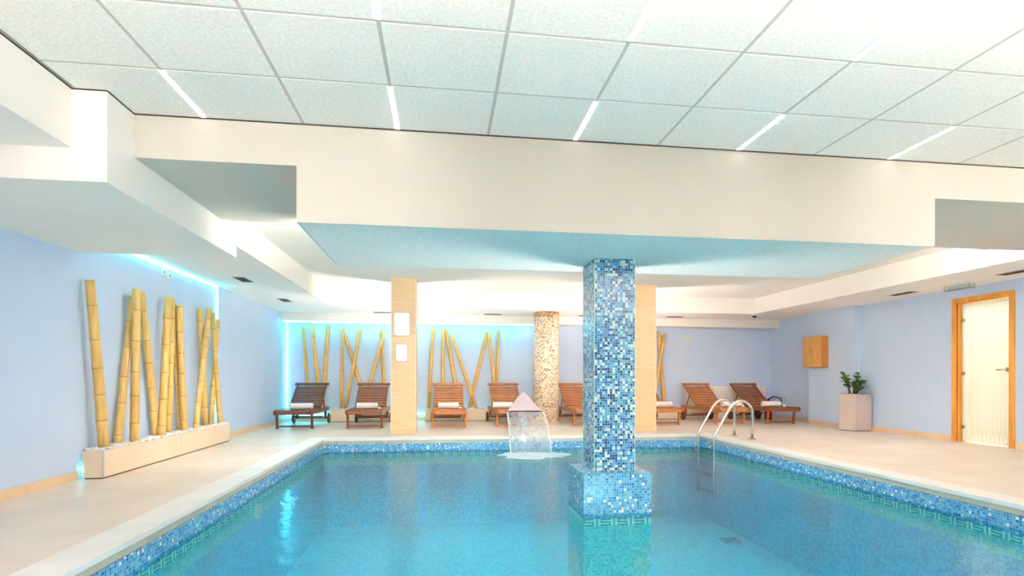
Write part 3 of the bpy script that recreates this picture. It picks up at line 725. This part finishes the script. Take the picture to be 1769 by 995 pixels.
LS = [('A', -2.705, 10.19, 0, 'teak_dark', 'leftmost dark teak sun lounger, lit from behind by the cyan strip'),
      ('B', -1.445, 10.16, 0, 'teak', 'teak sun lounger just left of the beige sign column'),
      ('C', .112, 10.11, 0, 'teak_gold', 'teak sun lounger standing right of the beige sign column, seen head on'),
      ('D', 1.345, 10.21, 2, 'teak_gold', 'teak sun lounger partly behind the water cannon'),
      ('E', 2.87, 10.21, 1, 'teak_gold', 'teak sun lounger between the round mosaic column and the blue pillar'),
      ('F', 4.44, 10.23, 1, 'teak_gold', 'teak sun lounger mostly hidden by the right beige column'),
      ('G', 5.84, 10.22, 4, 'teak_gold', 'golden teak sun lounger behind the pool ladder'),
      ('H', 6.98, 10.24, 2.5, 'teak', 'rightmost teak sun lounger nearest the right wall')]
for n_, x, y, rz, wd, lab in LS:
    if wd not in protos: protos[wd] = lounger(wd); o = protos[wd]
    else: o = copy_tree(protos[wd])
    o.location = (x, y, 0); o.rotation_euler = (0, 0, math.radians(rz)); tag(o, lab, 'sun lounger', LG)

# towels: rolled spiral
def towel_mesh():
    b = MB(); prof = []; turns = 2.6; n = 44
    for i in range(n+1):
        a = 2*PI*turns*i/n; r = .012+.042*(i/n); prof.append((r*math.cos(a+.6), r*math.sin(a+.6)*.88))
    th = .013; outer = []; 
    for i, (u, v) in enumerate(prof):
        L_ = math.hypot(u, v) or 1; outer.append((u+u/L_*th*.5, v+v/L_*th*.5)); prof[i] = (u-u/L_*th*.5, v-v/L_*th*.5)
    xs = [-.18, -.172, -.1, 0, .1, .172, .18]
    base_ = 0
    for k, x in enumerate(xs):
        sc_ = .96 if k in (0, len(xs)-1) else 1
        for u, v in prof+outer[::-1]: b.v.append((x, u*sc_, v*sc_))
    m = 2*(n+1)
    for k in range(len(xs)-1):
        for i in range(m):
            j = (i+1) % m; b.f.append((k*m+i, (k+1)*m+i, (k+1)*m+j, k*m+j)); b.m.append(0); b.sm.append(True); b.uv.append([(0,0)]*4)
    for e in (0, len(xs)-1):
        for i in range(n):
            f = (e*m+i, e*m+i+1, e*m+m-2-i, e*m+m-1-i); b.f.append(f if e == 0 else f[::-1]); b.m.append(0); b.sm.append(False); b.uv.append([(0,0)]*4)
    return b
tw = None
TS = [((-2.60, 10.30), 4, 'rolled white towel on the leftmost lounger'), ((-1.42, 10.32), 3, 'rolled white towel on the lounger left of the sign column'),
      ((.10, 10.26), 6, 'rolled white towel on the lounger right of the sign column'), ((1.16, 10.34), -4, 'rolled white towel on the lounger beside the water cannon'),
      ((2.95, 10.30), -5, 'rolled white towel peeking out left of the blue pillar'), ((4.43, 10.33), 3, 'rolled white towel on the lounger by the right beige column'),
      ((5.92, 10.33), -3, 'rolled white towel behind the ladder handrails'), ((6.80, 10.33), 2, 'rolled white towel on the rightmost lounger')]
for (x, y), rz, lab in TS:
    if tw is None: tw = ob('rolled_towel', towel_mesh(), 'towel'); o = tw
    else: o = tw.copy(); C.objects.link(o)
    o.location = (x, y, .353+.062); o.scale = (1.08, 1.17, 1.17); o.rotation_euler = (0, 0, math.radians(rz)); tag(o, lab, 'towel', 'rolled towels on the loungers')
cd = None
for x, y, lab in ((-1.19, 10.28, 'small white candle beside the towel left of the sign column'), (.335, 10.24, 'small white candle beside the towel on the head-on lounger'),
                  (6.13, 10.24, 'small white candle beside the towel behind the ladder'), (7.05, 10.26, 'small white candle beside the towel on the rightmost lounger')):
    if cd is None:
        cd = thing('small_candle', (x, y, .353), lab, 'candle'); ob('cup', MB().tube([(0,0,0),(0,0,.006),(0,0,.03)], [.026,.03,.028], 16), 'wax', cd)
        ob('wick_tip', MB().tube([(0,0,.03),(0,0,.045),(0,0,.06)], [.006,.009,.002], 8), 'wax', cd); o = cd
    else: o = copy_tree(cd)
    o.location = (x, y, .353); tag(o, lab, 'candle', 'small candles on the loungers')

# ================================================================== water cannon
t = thing('water_cannon', (1.33, 8.75, 0), 'steel water cannon with a flared hood pouring into the pool', 'fountain')
prof = [(0,0,.085,.06),(0,.25,.085,.06),(-.02,.42,.085,.055),(-.07,.56,.07,.05),(-.16,.655,.05,.045),(-.24,.67,.035,.05),(-.33,.62,.10,.07),(-.43,.535,.175,.06),(-.51,.455,.25,.035),(-.55,.423,.27,.018)]
b = MB(); n = 20
def frame(i):
    a = prof[max(i-1,0)]; c = prof[min(i+1,len(prof)-1)]; dy, dz = c[0]-a[0], c[1]-a[1]; L_ = math.hypot(dy, dz) or 1
    return (dy/L_, dz/L_)
for i, (y, z, w_, h_) in enumerate(prof):
    dy, dz = frame(i); ny_, nz_ = dz, -dy   # normal in yz
    xo = -.01 if i < 4 else -.05*min(1, (i-3)/4)-.015
    for k in range(n):
        a = 2*PI*k/n; cx = math.cos(a); sx_ = math.sin(a)
        u = w_*cx*(1 if i < 5 else abs(cx)**.15 if cx else 1); v = h_*sx_
        b.v.append((xo+u, y+ny_*v*-1, z+nz_*v*-1))
for i in range(len(prof)-1):
    for k in range(n):
        b.f.append((i*n+k, i*n+(k+1)%n, (i+1)*n+(k+1)%n, (i+1)*n+k)); b.m.append(0); b.sm.append(True); b.uv.append([(0,0)]*4)
ob('hood', b, 'steel_hood', t)
ob('outlet_lip', MB().tube([(-.345,-.552,.417),(-.07,-.562,.412),(.205,-.552,.417)], .006, 8), 'steel_dark', t)
ob('floor_flange', MB().cyl(-.01, 0, .12, 0, .012, 32), 'chrome', t)
b = MB(); nx_, nz_ = 24, 20
def sheet(u, v):     # u across 0..1, v down 0..1
    zt_, zb = .412, WZ+.004
    tt = v; z = zt_ + (zb-zt_)*tt; s = math.sqrt(max(tt, 0)); y = 8.19 - .40*s
    xl = .985-.0+.008*tt; xr = 1.535+.10*s-.03*tt
    x = xl+(xr-xl)*u; y -= .03*math.sin(PI*u)
    return (x, y, z)
for j in range(nz_+1):
    for i in range(nx_+1): b.v.append(sheet(i/nx_, j/nz_))
for j in range(nz_):
    for i in range(nx_):
        q = j*(nx_+1)+i; b.f.append((q, q+1, q+nx_+2, q+nx_+1)); b.m.append(0); b.sm.append(True); b.uv.append([(0,0)]*4)
ws = ob('water_curtain', b, 'falling_water'); tag(ws, 'thin curtain of falling water below the steel hood', 'water', kind='stuff')
b = MB()
for u in (0, 1):
    b.tube([sheet(u, j/nz_) for j in range(nz_+1)], [.007+.004*math.sin(j*2.1)**2 for j in range(nz_+1)], 8)
ob('edge_stream', b, 'foam', ws)
b = MB(); nr, na = 12, 48; cx, cy = 1.30, 7.66
b.v.append((cx, cy, WZ+.02))
for i in range(1, nr+1):
    f = i/nr
    for k in range(na):
        a = 2*PI*k/na; rr = f*(1+.14*math.sin(3*a+1)+.10*math.sin(7*a)+.06*math.sin(13*a+2))
        b.v.append((cx+.50*rr*math.cos(a), cy+.34*rr*math.sin(a), WZ+.003+.030*(1-f)**.7*(1+.5*math.sin(9*a+5*f))+.006*rnd.random()))
for k in range(na): b.f.append((0, 1+k, 1+(k+1)%na)); b.m.append(0); b.sm.append(True); b.uv.append([(0,0)]*3)
for i in range(nr-1):
    for k in range(na): b.f.append((1+i*na+k, 1+(i+1)*na+k, 1+(i+1)*na+(k+1)%na, 1+i*na+(k+1)%na)); b.m.append(0); b.sm.append(True); b.uv.append([(0,0)]*4)
fo = ob('splash_foam', b, 'foam'); tag(fo, 'white foam where the falling water hits the pool', 'foam', kind='stuff')

# ================================================================== pool ladder
t = thing('pool_ladder', (4.3, 7.95, 0), 'stainless steel pool ladder with two arched handrails at the far right corner', 'ladder')
def rail(yo, dx=0):
    pts = [(-.17, yo, -.9), (-.17, yo, -.3), (-.17, yo, .02)]
    pts += [(-.155, yo, .07), (.02, yo, .38), (.09, yo, .50)]
    cx, cz, r = .27, .415, .185
    for k in range(9): a = math.radians(150-k*150/8); pts.append((cx+.0+r*math.cos(a), yo, cz+r*math.sin(a)*1.0))
    pts += [(.455, yo, .30), (.455, yo, .0)]
    return pts
for yo in (-.26, .25):
    rl = ob('handrail', MB().tube(rail(yo), .021, 14), 'chrome', t)
    ob('flange', MB().cyl(.455, yo, .055, 0, .012, 24), 'chrome', rl)
for z in (-.32, -.58, -.84): ob('tread', B(-.21, -.13, -.26, .25, z, z+.02), 'chrome', t, bevel=.004)

# ================================================================== wall cabinet
Yc = 9.611; Xc = 7.388; ze, zf = 1.172, 1.788
t = thing('wall_cabinet', (7.55, 9.611, ze), 'small oak two-door cabinet fixed high on the right wall', 'cabinet')
dX = Xc-7.55; dY = 10.138-9.611; h = zf-ze
ob('body', B(dX+.018, 0, 0, dY, 0, h), 'cabinet_side', t)
for a, d, hy in ((.002, dY/2-.002, dY/2-.03), (dY/2+.002, dY-.002, dY/2+.03)):
    dr = ob('cabinet_door', B(dX, dX+.017, a, d, .003, h-.003), 'cabinet_wood', t, bevel=.002)
    ob('handle', MB().tube([(dX, hy, h*.40), (dX-.02, hy, h*.42), (dX-.02, hy, h*.58), (dX, hy, h*.60)], .005, 8), 'steel_dark', dr)

# ================================================================== potted plant
t = thing('potted_plant', (7.43, 8.86, 0), 'leafy green plant in a tall hexagonal taupe pot by the right wall', 'potted plant')
def hexa(s, r0=0): return [(s*math.cos(math.radians(60*k+30+r0)), s*math.sin(math.radians(60*k+30+r0))) for k in range(6)]
hx_ = [(-.10,-.215),(.215,-.215),(.25,-.02),(.11,.085),(-.10,.10),(-.235,.03)]
pot = ob('pot', MB().prism(hx_, .012, .66), 'pot_taupe', t, bevel=.004)
ob('pot_rim', MB().prism([(x*1.01, y*1.01) for x, y in hx_], .645, .668), 'pot_taupe', t, bevel=.002)
ob('pot_foot', MB().prism([(x*.94, y*.94) for x, y in hx_], 0, .013), 'vent_dark', t)
ob('soil', MB().prism([(x*.9, y*.9) for x, y in hx_], .668, .672), 'soil', t)
lf = None; r2 = random.Random(3)
for sx_, sy_, tx, ty, tz, nl in ((-.04,-.02,-.24,-.05,.30,13), (-.01,.02,-.12,.05,.25,11), (.02,-.02,.00,-.05,.20,8), (.05,.0,.12,-.02,.37,14), (.08,.0,.19,-.03,.24,12), (.06,-.04,.17,-.1,.13,8), (-.05,.0,-.17,-.03,.35,12), (.03,.0,.06,-.06,.28,11)):
    p0 = Vector((sx_, sy_, .66)); p2 = Vector((tx, ty, .67+tz)); p1 = (p0+p2)/2 + Vector((sx_-tx, 0, 0))*.25 + Vector((0, 0, .03))
    cur = [p0*(1-f)**2 + p1*2*f*(1-f) + p2*f*f for f in [i/8 for i in range(9)]]
    st = ob('stem', MB().tube(cur, [.013-.008*i/8 for i in range(9)], 8), 'stem', t)
    for q in range(nl):
        f = .35 + .65*(q+.5)/nl; p = p0*(1-f)**2 + p1*2*f*(1-f) + p2*f*f
        if lf is None:
            b = MB(); n = 6; W_ = [0, .018, .024, .022, .014, 0]
            for i in range(n):
                y = .062*i/(n-1); z = -.10*y*y/.062 ; b.v += [(-W_[i], y, z+.006), (0, y, z), (W_[i], y, z+.006)]
            for i in range(n-1):
                for s_ in (0, 1): b.f.append((3*i+s_, 3*i+s_+1, 3*i+s_+4, 3*i+s_+3)); b.m.append(0); b.sm.append(True); b.uv.append([(0,0)]*4)
            lf = ob('leaf', b, 'leaf', st); o = lf
        else: o = lf.copy(); C.objects.link(o); o.parent = st
        o.location = p; o.rotation_euler = (r2.uniform(-.3,.9), r2.uniform(-.6,.6), r2.uniform(0, 2*PI)); s_ = r2.uniform(1.15, 1.7); o.scale = (s_, s_, s_)

# ================================================================== low ledge, extinguisher, sockets, vents, camera, lamp
t = thing('wall_panel', (5.60, 11.70, 0), 'low cream tiled ledge against the back wall behind the right loungers', 'ledge')
for k in range(3):
    ob('tile_panel', B(k*.66+.002, (k+1)*.66-.002, 0, .13, .0, .735), 'ledge_tile', t, bevel=.003)
ob('ledge_top', B(-.005, 1.985, -.005, .135, .735, .75), 'column_trim', t)
t = thing('fire_extinguisher', (7.38, 11.30, 0), 'red fire extinguisher with black hose behind the rightmost lounger', 'extinguisher')
ob('cylinder', MB().tube([(0,0,0),(0,0,.012),(0,0,.36),(0,0,.41),(0,0,.44)], [.07,.078,.078,.05,.025], 24), 'red_paint', t)
vv = ob('valve', MB().box(-.02, .02, -.02, .02, .44, .47).bar((-.01,0,.475), (.10,-.02,.51), .018, .012).bar((-.01,0,.455), (.09,-.02,.465), .018, .010), 'black_plastic', t)
ob('hose', MB().tube([(-.02,0,.46),(.06,-.07,.53),(.14,-.10,.52),(.22,-.11,.49),(.26,-.11,.42)], .013, 10), 'black_plastic', t)
def plate(x, y, z, axis, label, n=1):
    t = thing('wall_socket', (x, y, z), label, 'socket', 'white wall sockets')
    if axis == 'x':   # on the left/right wall; x sign gives the direction into the room
        s = 1 if x < 0 else -1; a, c = sorted((0, s*.012)); d, e_ = sorted((s*.012, s*.014))
        pl = ob('plate', B(a, c, -.04, .04, -.04, .04), 'white_plastic', t, bevel=.003)
        ob('socket_hole', B(d, e_, -.012, .012, -.012, .012), 'vent_dark', pl)
    else:
        pl = ob('plate', B(-.04, .04, -.012, 0, -.04, .04), 'white_plastic', t, bevel=.003)
        ob('socket_hole', B(-.012, .012, -.014, -.012, -.012, .012), 'vent_dark', pl)
plate(XL, 6.86, 2.21, 'x', 'left one of two white sockets under the cyan strip'); plate(XL, 6.99, 2.19, 'x', 'right one of two white sockets under the cyan strip')
plate(5.58, YB, 1.886, 'y', 'left one of two white sockets high on the back wall'); plate(5.73, YB, 1.886, 'y', 'right one of two white sockets high on the back wall')
plate(7.80, 11.42, .50, 'x', 'left one of two low white sockets in the back right corner'); plate(7.80, 11.25, .50, 'x', 'right one of two low white sockets in the back right corner')
def vent(x, y, lx, ly, label):
    t = thing('ceiling_vent', (x, y, ZS), label, 'vent', 'air vents in the soffit')
    fr = ob('vent_frame', MB().box(-lx/2, lx/2, -ly/2, -ly/2+.015, -.006, 0).box(-lx/2, lx/2, ly/2-.015, ly/2, -.006, 0).box(-lx/2, -lx/2+.015, -ly/2+.015, ly/2-.015, -.006, 0).box(lx/2-.015, lx/2, -ly/2+.015, ly/2-.015, -.006, 0), 'vent_frame', t)
    ob('vent_backing', B(-lx/2+.015, lx/2-.015, -ly/2+.015, ly/2-.015, -.001, 0), 'vent_dark', t)
    for k in range(4):
        if ly > lx: xx = -lx/2+.015+(lx-.03)*(k+.5)/4; ob('vent_slat', B(xx-.004, xx+.004, -ly/2+.015, ly/2-.015, -.010, -.003), 'vent_dark', t)
        else: yy = -ly/2+.015+(ly-.03)*(k+.5)/4; ob('vent_slat', B(-lx/2+.015, lx/2-.015, yy-.004, yy+.004, -.010, -.003), 'vent_dark', t)
vent(-2.74, 7.76, .17, .38, 'grey ceiling vent in the left soffit beside the cyan strip corner')
vent(-2.75, 9.74, .17, .38, 'grey ceiling vent in the left soffit near the back corner')
vent(-1.24, 11.27, .38, .15, 'ceiling vent at the back, just left of the sign column')
vent(1.05, 11.25, .38, .15, 'ceiling vent at the back, between sign column and round column')
vent(3.1, 11.25, .38, .15, 'ceiling vent at the back, just left of the blue pillar')
vent(5.05, 11.15, .38, .15, 'ceiling vent at the back, right of the beige column')
vent(7.24, 7.57, .17, .42, 'ceiling vent in the right soffit left of the door lamp')
vent(7.19, 5.83, .17, .42, 'ceiling vent in the right soffit at the right edge of the photo')
t = thing('security_camera', (6.60, 10.60, ZS), 'small white dome camera with black eye under the back right soffit', 'camera')
ob('mount', MB().cyl(0, 0, .06, -.02, 0, 24), 'white_plastic', t)
ob('dome', MB().tube([(0,0,-.02),(0,0,-.04),(0,0,-.055),(0,0,-.062)], [.045,.04,.026,.005], 20), 'black_plastic', t)
t = thing('emergency_lamp', (7.30, 6.70, ZS), 'clear boxed emergency lamp on the soffit above the door', 'lamp')
ob('base_plate', B(-.05, .05, -.19, .19, -.018, 0), 'white_plastic', t, bevel=.003)
ob('clear_cover', B(-.045, .045, -.185, .185, -.075, -.018), 'clear_cover', t)
ob('tube', MB().tube([(0,-.15,-.045),(0,.15,-.045)], .009, 8), 'white_plastic', t)
b = MB()
for y in (-.185, .185):
    b.bar((-.045,y,-.075),(.045,y,-.075),.005,.005); b.bar((-.045,y,-.075),(-.045,y,-.018),.005,.005,up=(0,1,0)); b.bar((.045,y,-.075),(.045,y,-.018),.005,.005,up=(0,1,0))
for x in (-.045,.045): b.bar((x,-.185,-.075),(x,.185,-.075),.005,.005)
ob('cover_edge', b, 'steel_dark', t)

# underwater lamps
def pool_lamp(x, y, z, label):
    t = thing('pool_lamp', (x, y, z), label, 'pool lamp', 'round lamps under water in the basin walls')
    s = 1 if x < 1 else -1
    ob('bezel', MB().tube([(0,0,0),(s*.02,0,0)], [.075,.07], 32), 'white_plastic', t)
    b = MB().tube([(s*.0205,0,0),(s*.022,0,0)], .055, 32); ob('lens', b, 'pool_lamp', t)
pool_lamp(PX0, 5.47, -.36, 'round pale lamp glowing under water in the left pool wall')

bl = None  # added lamps below the view, to brighten the pool water
for i, x in enumerate((-1.0, .6, 2.2, 3.7)):
    if bl is None:
        bl = thing('basin_lamp', (x, PY0, -.7), None, 'pool lamp'); o = bl
        ob('bezel', MB().tube([(0,0,0),(0,.02,0)], [.15,.14], 28), 'chrome', bl); ob('lens', MB().tube([(0,.0205,0),(0,.024,0)], .12, 28), 'basin_lamp', bl)
    else: o = copy_tree(bl); o.location = (x, PY0, -.7)
    tag(o, ['leftmost', 'second', 'third', 'rightmost'][i] + ' round lamp in the near pool wall below the viewpoint', 'pool lamp', 'lamps in the near pool wall')

# added fill uplights fixed to the hidden back faces of the pillar and the two beige columns
def column_fill_uplight(x, y, z, tilt, power, label):
    t = thing('column_uplight', (x, y, z), label, 'wall lamp', 'uplights behind the columns')
    ob('bracket', B(-.03, .03, 0, .05, -.02, .02), 'white_plastic', t)
    h = ob('lamp_head', MB().tube([(0,.10,-.05),(0,.10,-.05),(0,.10,.03)], [.03,.06,.07], 24, cap=False), 'white_plastic', t)
    l = bpy.data.lights.new('lamp', 'SPOT'); l.energy = power; l.spot_size = math.radians(158); l.spot_blend = .5; l.color = (1, .91, .86); l.shadow_soft_size = .06
    lo = bpy.data.objects.new('lamp', l); link(lo, t); lo.location = (0, .10, .06); lo.rotation_euler = (PI - math.radians(tilt), 0, 0)
column_fill_uplight(1.46, 4.778, .22, 10, 30, 'uplight low on the hidden back of the blue mosaic pillar')
column_fill_uplight(-.66, 9.52, .9, 0, 42, 'uplight on the hidden back of the sign column')
column_fill_uplight(3.57, 9.52, .9, 0, 42, 'uplight on the hidden back of the right beige column')
